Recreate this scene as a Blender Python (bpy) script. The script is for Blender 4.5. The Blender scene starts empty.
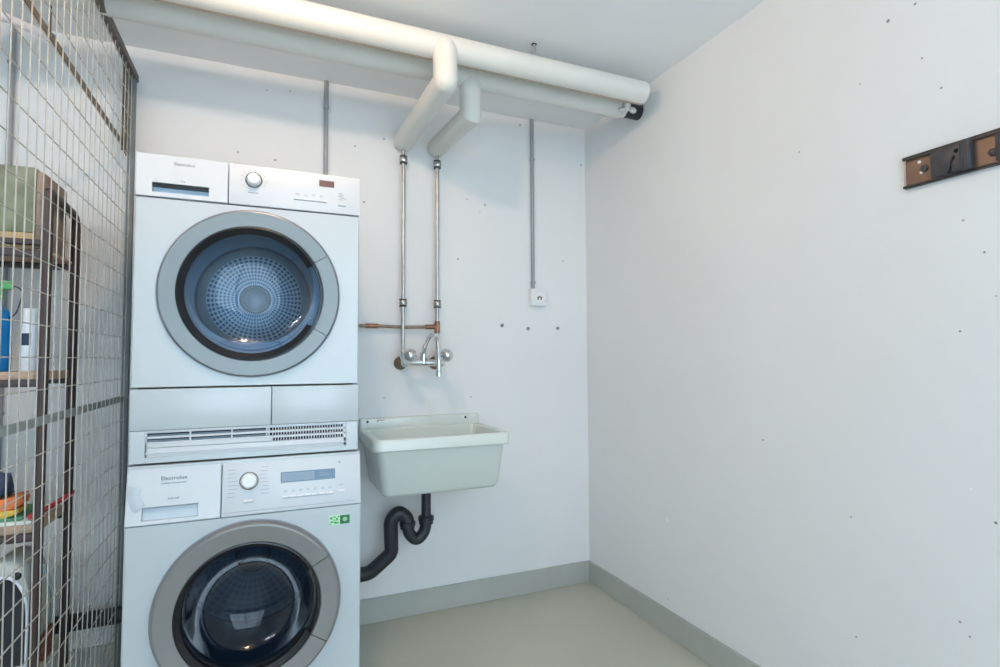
import bpy, bmesh, math, random
from mathutils import Vector, Matrix
random.seed(7)
PI = math.pi
sc = bpy.context.scene
col = sc.collection
# ------------------------------------------------------------------ room measurements (metres)
R, D, H = 1.528, 2.434, 2.334          # right wall, back wall, ceiling height
LX, BY = -2.0, -1.7                    # far left wall of the neighbouring cage, wall behind the camera
HB = 0.105
# ------------------------------------------------------------------ materials
def newmat(name):
    m = bpy.data.materials.new(name); m.use_nodes = True
    nt = m.node_tree
    return m, nt, nt.nodes['Principled BSDF']
def mat(name, rgb, rough=.5, metal=0, bump=0, bscale=60, var=0, vscale=6, coat=0, spec=None):
    m, nt, b = newmat(name)
    b.inputs['Base Color'].default_value = (*rgb, 1)
    b.inputs['Roughness'].default_value = rough
    b.inputs['Metallic'].default_value = metal
    if spec is not None: b.inputs['Specular IOR Level'].default_value = spec
    if coat: b.inputs['Coat Weight'].default_value = coat; b.inputs['Coat Roughness'].default_value = .15
    tc = nt.nodes.new('ShaderNodeTexCoord')
    if var:
        n = nt.nodes.new('ShaderNodeTexNoise'); n.inputs['Scale'].default_value = vscale; n.inputs['Detail'].default_value = 5
        nt.links.new(tc.outputs['Object'], n.inputs['Vector'])
        r = nt.nodes.new('ShaderNodeValToRGB')
        r.color_ramp.elements[0].position = .35; r.color_ramp.elements[1].position = .65
        r.color_ramp.elements[0].color = (*[max(0, c*(1-var)) for c in rgb], 1)
        r.color_ramp.elements[1].color = (*[min(1, c*(1+var)) for c in rgb], 1)
        nt.links.new(n.outputs['Fac'], r.inputs['Fac']); nt.links.new(r.outputs['Color'], b.inputs['Base Color'])
    if bump:
        n = nt.nodes.new('ShaderNodeTexNoise'); n.inputs['Scale'].default_value = bscale; n.inputs['Detail'].default_value = 4
        nt.links.new(tc.outputs['Object'], n.inputs['Vector'])
        bp = nt.nodes.new('ShaderNodeBump'); bp.inputs['Strength'].default_value = bump; bp.inputs['Distance'].default_value = .01
        nt.links.new(n.outputs['Fac'], bp.inputs['Height']); nt.links.new(bp.outputs['Normal'], b.inputs['Normal'])
    return m
def wallmat(name, rgb, dots, rough=.75):
    """painted concrete: small pits (dots: position, radius, value) sit where the real wall has them"""
    m = mat(name, rgb, rough, var=.018, vscale=1.6)
    nt = m.node_tree; b = nt.nodes['Principled BSDF']
    geo = nt.nodes.new('ShaderNodeNewGeometry')
    prev = b.inputs['Base Color'].links[0].from_socket
    hsock = None
    for (p, r, v) in dots:
        d = nt.nodes.new('ShaderNodeVectorMath'); d.operation = 'DISTANCE'
        d.inputs[1].default_value = p; nt.links.new(geo.outputs['Position'], d.inputs[0])
        mp = nt.nodes.new('ShaderNodeMapRange'); mp.inputs['From Min'].default_value = r; mp.inputs['From Max'].default_value = r*.6
        mp.inputs['To Min'].default_value = 0; mp.inputs['To Max'].default_value = .85
        nt.links.new(d.outputs['Value'], mp.inputs['Value'])
        mx = nt.nodes.new('ShaderNodeMix'); mx.data_type = 'RGBA'
        nt.links.new(mp.outputs['Result'], mx.inputs['Factor']); nt.links.new(prev, mx.inputs['A'])
        mx.inputs['B'].default_value = (v, v*.98, v*.96, 1)
        prev = mx.outputs['Result']
    nt.links.new(prev, b.inputs['Base Color'])
    tc = nt.nodes.new('ShaderNodeTexCoord')
    n1 = nt.nodes.new('ShaderNodeTexNoise'); n1.inputs['Scale'].default_value = 3; n1.inputs['Detail'].default_value = 8
    nt.links.new(tc.outputs['Object'], n1.inputs['Vector'])
    bp = nt.nodes.new('ShaderNodeBump'); bp.inputs['Strength'].default_value = .12; bp.inputs['Distance'].default_value = .01
    nt.links.new(n1.outputs['Fac'], bp.inputs['Height']); nt.links.new(bp.outputs['Normal'], b.inputs['Normal'])
    return m
def glassmat(name, tint, rough=.03, ior=1.5, refl=1.0, cap=.55):
    m, nt, b = newmat(name)
    nt.nodes.remove(b); out = nt.nodes['Material Output']
    t = nt.nodes.new('ShaderNodeBsdfTransparent'); t.inputs['Color'].default_value = (*tint, 1)
    g = nt.nodes.new('ShaderNodeBsdfGlossy'); g.inputs['Roughness'].default_value = rough
    g.inputs['Color'].default_value = (refl, refl, refl, 1)
    f = nt.nodes.new('ShaderNodeFresnel'); f.inputs['IOR'].default_value = ior
    mx = nt.nodes.new('ShaderNodeMixShader')
    cl = nt.nodes.new('ShaderNodeMath'); cl.operation = 'MINIMUM'; cl.inputs[1].default_value = cap
    nt.links.new(f.outputs[0], cl.inputs[0]); nt.links.new(cl.outputs[0], mx.inputs[0]); nt.links.new(t.outputs[0], mx.inputs[1]); nt.links.new(g.outputs[0], mx.inputs[2])
    nt.links.new(mx.outputs[0], out.inputs['Surface'])
    return m
def emitmat(name, rgb, s):
    m, nt, b = newmat(name)
    b.inputs['Base Color'].default_value = (.9, .9, .9, 1)
    b.inputs['Emission Color'].default_value = (*rgb, 1); b.inputs['Emission Strength'].default_value = s
    return m
def drummat(name, base, dark, cx, cz, r0, r1, nr, na):
    """perforated drum back: rings of holes between radii r0 and r1 around the drum axis"""
    m, nt, b = newmat(name)
    b.inputs['Roughness'].default_value = .45; b.inputs['Metallic'].default_value = .25
    N = nt.nodes.new; L = nt.links.new
    g = N('ShaderNodeNewGeometry'); s = N('ShaderNodeSeparateXYZ'); L(g.outputs['Position'], s.inputs[0])
    def M(op, a, c=None, d=None):
        n = N('ShaderNodeMath'); n.operation = op
        for i, q in enumerate((a, c, d)):
            if q is None: continue
            if isinstance(q, (int, float)): n.inputs[i].default_value = q
            else: L(q, n.inputs[i])
        return n.outputs[0]
    dx = M('SUBTRACT', s.outputs['X'], cx); dz = M('SUBTRACT', s.outputs['Z'], cz)
    rr = M('SQRT', M('ADD', M('MULTIPLY', dx, dx), M('MULTIPLY', dz, dz)))
    an = M('ARCTAN2', dz, dx)
    fr = M('MULTIPLY', M('SUBTRACT', rr, r0), nr/(r1-r0))
    row = M('FLOOR', fr); fr = M('SUBTRACT', M('SUBTRACT', fr, row), .5)
    fa = M('MULTIPLY', an, na/(2*PI)); fa = M('SUBTRACT', M('SUBTRACT', fa, M('FLOOR', fa)), .5)
    dd = M('SQRT', M('ADD', M('MULTIPLY', fr, fr), M('MULTIPLY', fa, fa)))
    hole = M('LESS_THAN', dd, .36)
    band = M('MULTIPLY', M('GREATER_THAN', rr, r0), M('LESS_THAN', rr, r1))
    fac = M('MULTIPLY', hole, band)
    mx = N('ShaderNodeMix'); mx.data_type = 'RGBA'
    L(fac, mx.inputs['Factor'])
    mx2 = N('ShaderNodeMix'); mx2.data_type = 'RGBA'; L(band, mx2.inputs['Factor'])
    mx2.inputs['A'].default_value = (*[c*.55 for c in base], 1); mx2.inputs['B'].default_value = (*base, 1)
    L(mx2.outputs['Result'], mx.inputs['A']); mx.inputs['B'].default_value = (*dark, 1)
    L(mx.outputs['Result'], b.inputs['Base Color'])
    return m

back_dots = [((0.347,D,2.072),0.005,0.25),((0.474,D,2.123),0.005,0.2),((0.387,D,1.826),0.006,0.25),((0.870,D,1.893),0.005,0.35),((0.962,D,1.874),0.007,0.3),((0.824,D,1.602),0.006,0.25),((1.152,D,2.299),0.006,0.2),((1.504,D,2.144),0.006,0.15),((1.390,D,1.630),0.005,0.3),((0.022,D,1.964),0.006,0.25),((0.480,D,0.961),0.004,0.25),((0.888,D,0.952),0.005,0.35),((-0.013,D,2.255),0.004,0.3),((0.077,D,2.268),0.004,0.3),((-0.118,D,1.977),0.006,0.4),((0.170,D,1.777),0.004,0.4),((0.936,D,1.837),0.004,0.5),]
right_dots = [((R,0.909,2.037),0.0056,0.12),((R,0.842,2.043),0.004,0.12),((R,0.831,1.894),0.0032,0.15),((R,0.989,1.901),0.0032,0.3),((R,0.791,1.798),0.0032,0.12),((R,1.185,1.776),0.0032,0.15),((R,0.718,1.375),0.0032,0.12),((R,0.757,1.459),0.004,0.4),((R,0.773,1.194),0.0032,0.15),((R,1.350,0.858),0.004,0.15),((R,0.719,0.756),0.004,0.1),((R,1.056,0.681),0.0032,0.2),((R,1.053,0.351),0.0032,0.12),((R,0.798,0.502),0.0032,0.15),((R,1.836,0.465),0.0096,0.92),((R,0.764,0.822),0.004,0.9),((R,1.839,0.145),0.0032,0.2),((R,0.779,0.476),0.0032,0.2),((R,0.700,1.271),0.0032,0.5),]
M = {}
M['wall_b'] = wallmat('painted concrete back', (.80,.795,.79), back_dots)
M['wall_r'] = wallmat('painted concrete right', (.80,.80,.80), right_dots)
M['wall_o'] = wallmat('painted concrete', (.80,.80,.80), [])
M['ceil'] = wallmat('painted ceiling', (.88,.885,.89), [((.53,1.35,H),.012,.88),((.62,1.62,H),.008,.88),((1.05,1.35,H),.008,.9)])
M['floor'] = mat('epoxy floor', (.48,.475,.40), .38, bump=.03, bscale=20, var=.04, vscale=2)
M['base'] = mat('grey baseboard paint', (.44,.455,.42), .45, var=.03)
M['white'] = mat('white enamel', (.51,.56,.585), .28, coat=.3)
M['whitep'] = mat('white panel plastic', (.62,.645,.675), .35)
M['lint'] = mat('blue filter housing', (.12,.26,.42), .35)
M['seal'] = mat('grey rubber seal', (.10,.125,.15), .6)
M['swirl'] = mat('pale grey inlay', (.50,.55,.60), .3)
M['recess'] = mat('pale recess plastic', (.55,.62,.68), .5)
M['silver'] = mat('silver plastic', (.18,.195,.195), .35, metal=.55)
M['silver2'] = mat('warm silver plastic', (.25,.245,.24), .40, metal=.5)
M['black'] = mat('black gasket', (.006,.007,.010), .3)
M['dark'] = mat('dark void', (.006,.008,.012), .9)
M['shadeplast'] = mat('grey vane plastic', (.22,.27,.31), .6)
M['bluegrey'] = mat('blue grey recess plastic', (.36,.50,.62), .5)
M['greyline'] = mat('grey print', (.30,.32,.38), .6)
M['glass_d'] = glassmat('dryer door glass', (.58,.70,.80), ior=1.42, cap=.2)
M['glass_w'] = glassmat('washer door glass', (.25,.33,.41), ior=1.40, cap=.2)
M['drumwall'] = mat('dryer drum wall', (.30,.40,.50), .45, metal=.3)
M['drumback'] = drummat('dryer drum back', (.85,.9,.95), (.16,.24,.35), -.041, 1.357, .044, .162, 9, 54)
M['wdrum'] = mat('washer drum steel', (.36,.44,.52), .5, metal=.7)
M['wdrumback'] = drummat('washer drum back', (.32,.40,.48), (.25,.31,.38), -.034, .4385, .06, .22, 8, 40)
M['lcd'] = mat('washer display', (.20,.27,.35), .2)
M['lcddark'] = mat('washer display dark field', (.10,.18,.26), .2)
M['dispbrown'] = mat('brown display window', (.16,.085,.075), .25)
M['chrome'] = mat('chrome', (.72,.73,.74), .16, metal=1)
M['steel'] = mat('zinc pipe', (.50,.50,.49), .38, metal=.85, var=.1, vscale=30)
M['nut'] = mat('nickel fitting', (.50,.50,.48), .25, metal=1)
M['darkrub'] = mat('dark ring', (.03,.03,.03), .5)
M['copper'] = mat('tarnished copper', (.30,.15,.095), .42, metal=.7, var=.25, vscale=25)
M['copper2'] = mat('dull copper pipe', (.27,.20,.15), .45, metal=.6, var=.2, vscale=25)
M['rust'] = mat('corroded brass', (.20,.13,.08), .6, metal=.3, var=.3, vscale=60)
M['pvc'] = mat('pipe jacket', (.70,.70,.66), .45, var=.02)
M['pvctape'] = mat('jacket seam tape', (.50,.40,.31), .6)
M['foil'] = mat('crumpled foil', (.80,.80,.78), .3, metal=.4, bump=.5, bscale=50)
M['conduit'] = mat('grey conduit', (.33,.34,.36), .5)
M['sockw'] = mat('socket plastic', (.82,.82,.82), .4)
M['sinkc'] = mat('sink ceramic', (.70,.74,.69), .22, coat=.3)
M['redmark'] = mat('faded red print', (.62,.26,.22), .6)
M['drain'] = mat('black drain plastic', (.022,.024,.03), .42, bump=.05)
M['bronze'] = mat('bronze anodised rail', (.20,.12,.085), .42, metal=.35, var=.12, vscale=20)
M['railedge'] = mat('dark rail edge', (.065,.06,.058), .5, metal=.3)
M['clip'] = mat('dark clip', (.05,.05,.058), .45, var=.2, vscale=40)
M['galv'] = mat('galvanised wire', (.50,.47,.42), .45, metal=.45, var=.12, vscale=20)
M['galvbar'] = mat('galvanised bar', (.30,.35,.33), .5, metal=.3, var=.08, vscale=20)
M['postgrey'] = mat('weathered grey post', (.17,.20,.21), .6, var=.1, vscale=20)
M['rustbar'] = mat('dark brown frame bar', (.11,.09,.07), .6, var=.3, vscale=30)
M['rackp'] = mat('brown rack tube', (.055,.032,.03), .4)
M['ply'] = mat('particle board', (.52,.36,.25), .7, var=.15, vscale=60)
M['plank'] = mat('pale board', (.62,.58,.48), .7, var=.1, vscale=15)
M['greenbox'] = mat('mottled green fabric', (.22,.24,.17), .9, var=.25, vscale=14)
M['boxbrown'] = mat('brown cardboard', (.33,.24,.19), .85, var=.25, vscale=20)
M['boxtan'] = mat('tan cardboard', (.50,.36,.20), .85)
M['blueb'] = mat('blue plastic', (.0,.19,.50), .3)
M['greenc'] = mat('green plastic', (.08,.42,.12), .35)
M['whiteb'] = mat('white bottle plastic', (.78,.80,.86), .35)
M['navy'] = mat('navy print', (.012,.03,.075), .5)
M['orange'] = mat('orange fabric', (.75,.22,.07), .8, var=.2, vscale=30)
M['yellow'] = mat('yellow fabric', (.72,.50,.08), .8, var=.2, vscale=30)
M['red'] = mat('red fabric', (.55,.05,.05), .7)
M['paperw'] = mat('white paper', (.75,.78,.74), .8)
M['paperg'] = mat('green paper', (.10,.30,.18), .8)
M['carrier'] = mat('off white plastic', (.60,.61,.55), .45, var=.06)
M['carrierdark'] = mat('shaded carrier interior', (.02,.024,.03), .7)
M['brick'] = mat('reddish brown cardboard', (.20,.08,.05), .8, var=.3, vscale=25)
M['palecable'] = mat('pale blue rubber', (.45,.62,.68), .4)
M['lampbody'] = mat('lamp housing', (.8,.8,.8), .4)
M['tube_w'] = emitmat('warm tube', (1.0,.67,.43), 222)
M['tube_c'] = emitmat('cool tube', (.52,.78,1.0), 200)
M['tube_fill'] = emitmat('added cage fill tube', (.85,.93,1.0), 60)
M['fill_glow'] = emitmat('added cool fill pane', (.575,.79,.97), 3.6)  # glow of the added panes, cool fill from behind the camera
M['green'] = mat('green sticker', (.05,.36,.10), .5)
M['dgreen'] = mat('dark green sticker', (.01,.13,.05), .5)
M['pgreen'] = mat('pale green sticker', (.55,.80,.55), .5)
M['text'] = mat('grey lettering', (.20,.21,.24), .5)

# ------------------------------------------------------------------ mesh builder
def frame(t, ref=None):
    t = t.normalized()
    a = ref if ref is not None else (Vector((0,0,1)) if abs(t.z) < .9 else Vector((1,0,0)))
    n = (a - t*a.dot(t)).normalized(); return n, t.cross(n)
def fillet(pts, rad, k=6):
    pts = [Vector(p) for p in pts]; out = [pts[0]]
    for i in range(1, len(pts)-1):
        a, b, c = pts[i-1], pts[i], pts[i+1]
        r = rad[i] if isinstance(rad, (list, tuple)) else rad
        r = min(r, (a-b).length*.49, (c-b).length*.49)
        if r < 1e-5: out.append(b); continue
        p, q = b+(a-b).normalized()*r, b+(c-b).normalized()*r
        for j in range(k+1):
            s = j/k; out.append(p*(1-s)**2 + b*2*s*(1-s) + q*s*s)
    out.append(pts[-1]); return out
class MB:
    def __init__(s): s.bm = bmesh.new(); s.mats = []; s.mi = 0
    def face(s, vs, mi=None):
        try: f = s.bm.faces.new(vs); f.material_index = s.mi; return f
        except ValueError: return None
    def box(s, x0, x1, y0, y1, z0, z1, bev=0, seg=2, M4=None):
        bm2 = bmesh.new(); bmesh.ops.create_cube(bm2, size=1)
        for v in bm2.verts: v.co = Vector(((x0+x1)/2+v.co.x*(x1-x0), (y0+y1)/2+v.co.y*(y1-y0), (z0+z1)/2+v.co.z*(z1-z0)))
        if bev: bmesh.ops.bevel(bm2, geom=bm2.edges[:], offset=bev, segments=seg, profile=.5, affect='EDGES')
        if M4 is not None: bm2.transform(M4)
        s.merge(bm2); return s
    def merge(s, bm2):
        mp = {}
        for v in bm2.verts: mp[v] = s.bm.verts.new(v.co)
        for f in bm2.faces:
            g = s.bm.faces.new([mp[v] for v in f.verts]); g.material_index = s.mi
        bm2.free()
    def loops(s, L, cap0=True, cap1=True, closed=False):
        rows = [[s.bm.verts.new(p) for p in lp] for lp in L]
        n = len(rows[0])
        rng = range(len(rows) if closed else len(rows)-1)
        for i in rng:
            a, b = rows[i], rows[(i+1) % len(rows)]
            for j in range(n): s.face([a[j], a[(j+1) % n], b[(j+1) % n], b[j]])
        if not closed:
            if cap0: s.face(list(reversed(rows[0])))
            if cap1: s.face(rows[-1])
        return s
    def tube(s, pts, r, n=16, cap=True):
        pts = [Vector(p) for p in pts]; L = []
        d = (pts[1]-pts[0]).normalized(); nn, bb = frame(d)
        for i, p in enumerate(pts):
            rr = r[i] if isinstance(r, (list, tuple)) else r
            ring = [(nn*math.cos(2*PI*j/n)+bb*math.sin(2*PI*j/n))*rr for j in range(n)]
            if 0 < i < len(pts)-1:
                d2 = (pts[i+1]-p).normalized(); t = (d+d2).normalized(); k = max(d.dot(t), .4)
                ring = [q-d*(q.dot(t)/k) for q in ring]
                rot = d.rotation_difference(d2); nn = rot @ nn; bb = rot @ bb; d = d2
            L.append([p+q for q in ring])
        s.loops(L, cap, cap); return s
    def lathe(s, prof, c, axis='Y', n=64, a0=0, a1=2*PI, close_prof=False):
        """profile of (radius, distance along the axis)"""
        c = Vector(c); full = abs((a1-a0)-2*PI) < 1e-6
        m = n if full else n+1
        def P(r, h, a):
            ca, sa = math.cos(a)*r, math.sin(a)*r
            return c+(Vector((ca, h, sa)) if axis == 'Y' else Vector((ca, sa, h)) if axis == 'Z' else Vector((h, ca, sa)))
        cols = []
        for j in range(m):
            a = a0+(a1-a0)*j/n
            cols.append([s.bm.verts.new(P(r, h, a)) if r > 1e-6 or j == 0 else None for r, h in prof])
        for j in range(m):
            cols[j] = [cols[0][i] if v is None else v for i, v in enumerate(cols[j])]
        np_ = len(prof)
        for j in range(n):
            A, B = cols[j], cols[(j+1) % m]
            for i in range(np_ if close_prof else np_-1):
                k = (i+1) % np_
                q = [A[i], A[k], B[k], B[i]]; u = []
                for v in q:
                    if v not in u: u.append(v)
                if len(u) > 2: s.face(u)
        if not full and close_prof:
            s.face(cols[0]); s.face(list(reversed(cols[-1])))
        return s
    def ball(s, c, r, sx=1, sy=1, sz=1, u=20, v=12):
        bm2 = bmesh.new(); bmesh.ops.create_uvsphere(bm2, u_segments=u, v_segments=v, radius=r)
        for q in bm2.verts: q.co = Vector((q.co.x*sx, q.co.y*sy, q.co.z*sz))+Vector(c)
        s.merge(bm2); return s
    def build(s, name, material, parent=None, smooth=38, noise=0):
        bm = s.bm
        bmesh.ops.remove_doubles(bm, verts=bm.verts[:], dist=1e-5)
        bmesh.ops.recalc_face_normals(bm, faces=bm.faces[:])
        if noise:
            for v in bm.verts: v.co += Vector((random.uniform(-1,1), random.uniform(-1,1), random.uniform(-1,1)))*noise
        for f in bm.faces: f.smooth = True
        for e in bm.edges:
            if len(e.link_faces) == 2 and e.calc_face_angle(0) > math.radians(smooth): e.smooth = False
        org = Vector((0,0,0)); p = parent
        while p is not None: org += p.location; p = p.parent
        me = bpy.data.meshes.new(name)
        if org.length > 0: bmesh.ops.translate(bm, verts=bm.verts[:], vec=-org)
        bm.to_mesh(me); bm.free()
        for mm in (material if isinstance(material, (list, tuple)) else [material]): me.materials.append(M[mm])
        o = bpy.data.objects.new(name, me); col.objects.link(o)
        if parent is not None: o.parent = parent
        return o
def tag(o, label, cat, group=None):
    o['label'] = label; o['category'] = cat
    if group: o['group'] = group
    return o
def thing(name, loc, label, cat, group=None):
    o = bpy.data.objects.new(name, None); o.location = loc; o.empty_display_size = .1
    col.objects.link(o); return tag(o, label, cat, group)
def recenter(o):
    """move a one-mesh thing's origin to its base"""
    me = o.data; xs = [v.co for v in me.vertices]
    c = Vector(((min(v.x for v in xs)+max(v.x for v in xs))/2, (min(v.y for v in xs)+max(v.y for v in xs))/2, min(v.z for v in xs)))
    me.transform(Matrix.Translation(-c)); o.location = c; return o
def structure(o): o['kind'] = 'structure'; return o
def bx(name, material, parent, x0, x1, y0, y1, z0, z1, bev=0): return MB().box(x0,x1,y0,y1,z0,z1,bev).build(name, material, parent)
def dup(root, loc, label):
    r = root.copy(); col.objects.link(r); r.location = loc; r['label'] = label
    for ch in list(root.children):
        c = ch.copy(); col.objects.link(c); c.parent = r
        for g in ch.children:
            d = g.copy(); col.objects.link(d); d.parent = c
    return r
def text(name, body, size, x, y, z, material, parent, tilt=0, sx=1):
    cu = bpy.data.curves.new(name, 'FONT'); cu.body = body; cu.size = size; cu.extrude = .0004; cu.align_x = 'CENTER'
    t = bpy.data.objects.new(name, cu); col.objects.link(t)
    bpy.context.view_layer.update()
    me = bpy.data.meshes.new_from_object(t.evaluated_get(bpy.context.evaluated_depsgraph_get()))
    bpy.data.objects.remove(t); bpy.data.curves.remove(cu)
    me.transform(Matrix.Scale(sx, 4, (1,0,0))); me.transform(Matrix.Rotation(PI/2-tilt, 4, 'X'))
    org = Vector((0,0,0)); p = parent
    while p is not None: org += p.location; p = p.parent
    me.transform(Matrix.Translation(Vector((x, y, z))-org))
    me.materials.clear(); me.materials.append(M[material])
    o = bpy.data.objects.new(name, me); col.objects.link(o); o.parent = parent; return o

# ------------------------------------------------------------------ the room
T = .12
def hole_wall_back():
    return structure(bx('wall_back', 'wall_b', None, LX-T, R+T, D, D+T, -.0, H))
hole_wall_back()
structure(bx('wall_right', 'wall_r', None, R, R+T, BY, D, 0, H))
structure(bx('wall_left', 'wall_o', None, LX-T, LX, BY, D, 0, H))
WX0, WX1, WZ0, WZ1 = -1.0, 1.40, .25, 2.20
m = MB(); m.box(LX-T, R+T, BY-T, BY, 0, WZ0); m.box(LX-T, R+T, BY-T, BY, WZ1, H); m.box(LX-T, WX0, BY-T, BY, WZ0, WZ1); m.box(WX1, R+T, BY-T, BY, WZ0, WZ1)
structure(m.build('wall_front', 'wall_o'))
m = MB()
for a, b in ((WX0, WX0+.05), (WX1-.05, WX1), ((WX0+WX1)/2-.03, (WX0+WX1)/2+.03)): m.box(a, b, BY-.09, BY-.02, WZ0, WZ1)
m.box(WX0, WX1, BY-.09, BY-.02, WZ0, WZ0+.05); m.box(WX0, WX1, BY-.09, BY-.02, WZ1-.05, WZ1)
wf = structure(m.build('added_fill_window', 'lampbody'))  # unseen window, added to carry the cool fill light
for a, b in ((WX0+.05, (WX0+WX1)/2-.03), ((WX0+WX1)/2+.03, WX1-.05)): bx('pane', 'fill_glow', wf, a, b, BY-.06, BY-.052, WZ0+.05, WZ1-.05)  # panes emit the added fill themselves
structure(bx('floor', 'floor', None, LX-T, R+T, BY-T, D+T, -T, 0))
structure(bx('ceiling', 'ceil', None, LX-T, R+T, BY-T, D+T, H, H+T))
def baseb(name, pts):
    m = MB(); m.box(*pts, 0.0, HB, .002, 1); return structure(m.build(name, 'base'))
baseb('baseboard_back', (LX, R, D-.010, D+.001))
baseb('baseboard_right', (R-.010, R+.001, BY, D-.0102))
baseb('baseboard_left', (LX-.001, LX+.010, BY, D-.0102))
baseb('baseboard_front', (LX+.0102, R-.0102, BY-.001, BY+.010))

# ------------------------------------------------------------------ lamps
def lamp(x, y, mt, label, ln=1.15, drop=0):
    t = thing('ceiling_lamp', (x, y, H-drop-.06), label, 'lamp')
    z = H-drop
    m = MB(); m.box(x-ln/2-.04, x+ln/2+.04, y-.022, y+.022, z-.040, z, .006)
    m.build('housing', 'lampbody', t)
    for sx in (-1, 1):
        MB().box(x+sx*(ln/2+.015)-.012, x+sx*(ln/2+.015)+.012, y-.014, y+.014, z-.085, z-.040, .003).build('tube_holder', 'lampbody', t)
        if drop: MB().tube([(x+sx*ln*.35, y, z-.002), (x+sx*ln*.35, y, H)], .004, 10).build('hanging_rod', 'steel', t)
    MB().tube([(x-ln/2+.005, y, z-.068), (x+ln/2-.005, y, z-.068)], .013, 16).build('tube', mt, t)
    return t
gx, gy = .05, 1.12
t = thing('ceiling_lamp', (gx, gy, H-.12), 'round warm globe lamp on the ceiling in front of the machines', 'lamp')
m = MB(); m.lathe([(0, 0), (.040, 0), (.040, -.020), (.030, -.040), (0, -.040)], (gx, gy, H), 'Z', 32); m.build('base', 'lampbody', t)
m = MB(); m.ball((gx, gy, H-.073), .042, 1, 1, 1, 32, 20); m.build('globe', 'tube_w', t)
lamp(-1.35, .9, 'tube_fill', 'added white batten fill lamp, unseen, inside the wire cage', .85)  # lamp added out of view to brighten the cage

# ------------------------------------------------------------------ stacked machines
def plate_circle(m, x0, x1, z0, z1, cx, cz, r, y0, y1, n=96):
    """front plate with a round opening, y0 = front, y1 = back; rounded outer edge"""
    cor = [math.atan2(z1-cz, x1-cx), math.atan2(z1-cz, x0-cx), math.atan2(z0-cz, x0-cx), math.atan2(z0-cz, x1-cx)]
    an = sorted([-PI+2*PI*i/n for i in range(n)]+cor)
    def outer(a):
        ca, sa = math.cos(a), math.sin(a); t = 1e9
        if ca > 1e-9: t = min(t, (x1-cx)/ca)
        if ca < -1e-9: t = min(t, (x0-cx)/ca)
        if sa > 1e-9: t = min(t, (z1-cz)/sa)
        if sa < -1e-9: t = min(t, (z0-cz)/sa)
        return cx+ca*t, cz+sa*t
    ins = .004
    def clampin(p): return (min(max(p[0], x0+ins), x1-ins), min(max(p[1], z0+ins*.4), z1-ins*.4))
    O = [outer(a) for a in an]; I = [(cx+r*math.cos(a), cz+r*math.sin(a)) for a in an]
    L = [[Vector((p[0], y1, p[1])) for p in O], [Vector((p[0], y0+ins, p[1])) for p in O],
         [Vector((clampin(p)[0], y0, clampin(p)[1])) for p in O], [Vector((p[0], y0, p[1])) for p in I], [Vector((p[0], y1, p[1])) for p in I]]
    m.loops(L, False, False, closed=True); return m
def plate_rect(m, x0, x1, z0, z1, h, y0, y1, tray=0):
    """plate with a rectangular opening h=(x0,x1,z0,z1) and an optional tray behind it"""
    a, b, c, d = h; e = .003
    def lp(x0, x1, z0, z1, y): return [Vector(q) for q in ((x0,y,z0),(x1,y,z0),(x1,y,z1),(x0,y,z1))]
    m.loops([lp(x0,x1,z0,z1,y1), lp(x0,x1,z0,z1,y0+e), lp(x0+e,x1-e,z0+e*.4,z1-e*.4,y0), lp(a,b,c,d,y0), lp(a,b,c,d,y0+(tray or (y1-y0)))], True, bool(tray))
    return m
def door_ring(t, cx, cz, y, ro, ri, depth, mt, bevel, gap, parent_name='door'):
    """annular door frame with a separate grip segment on the right, dark gasket and bowl glass; returns the door ring"""
    prof = [(ro, 0), (ro, -depth*.55), (ro-bevel*.5, -depth*.93), (ro-bevel, -depth), (ri+.003, -depth*.80), (ri, -depth*.70), (ri, 0)]
    ring = MB(); ring.lathe(prof, (cx, y, cz), 'Y', 100, gap, 2*PI-gap, close_prof=True)
    ring = ring.build('door', mt, t, smooth=16)
    grip = MB(); grip.lathe(prof, (cx, y, cz), 'Y', 30, -gap+.010, gap-.010, close_prof=True); grip.build('door_grip', mt, ring, smooth=16)
    rim = MB(); rim.lathe([(ro+.003, 0), (ro+.003, -.004), (ro-.002, -.004), (ro-.002, 0)], (cx, y, cz), 'Y', 100, close_prof=True)
    rim.build('door_edge', 'greyline', ring)
    return ring

# ---- dryer
X0, X1 = -.336, .264
F = 1.744
ZD0, ZD1 = .853, 1.703
t = thing('tumble_dryer', ((X0+X1)/2, 2.04, ZD0), 'white tumble dryer stacked on top of the washing machine', 'tumble dryer')
m = MB()
def shell(m, x0, x1, y0, y1, z0, z1, th=.012):
    """open-fronted cabinet: outer and inner walls"""
    def lp(x0, x1, z0, z1, y, b): return [Vector(q) for q in ((x0+b,y,z0),(x1-b,y,z0),(x1,y,z0+b),(x1,y,z1-b),(x1-b,y,z1),(x0+b,y,z1),(x0,y,z1-b),(x0,y,z0+b))]
    m.loops([lp(x0+th,x1-th,z0+th,z1-th,y1-th,.004), lp(x0+th,x1-th,z0+th,z1-th,y0,.004), lp(x0,x1,z0,z1,y0,.004), lp(x0,x1,z0,z1,y1-.004,.004), lp(x0+.004,x1-.004,z0+.004,z1-.004,y1,.004)], True, True)
shell(m, X0+.001, X1-.001, F+.022, 2.345, ZD0, ZD1-.002)
body = m.build('cabinet', 'white', t)
cx, cz = -.041, 1.3255
m = MB(); plate_circle(m, X0, X1, 1.0585, 1.5815, cx, cz, .205, F, F+.021); m.build('front_panel', 'white', t)
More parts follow.
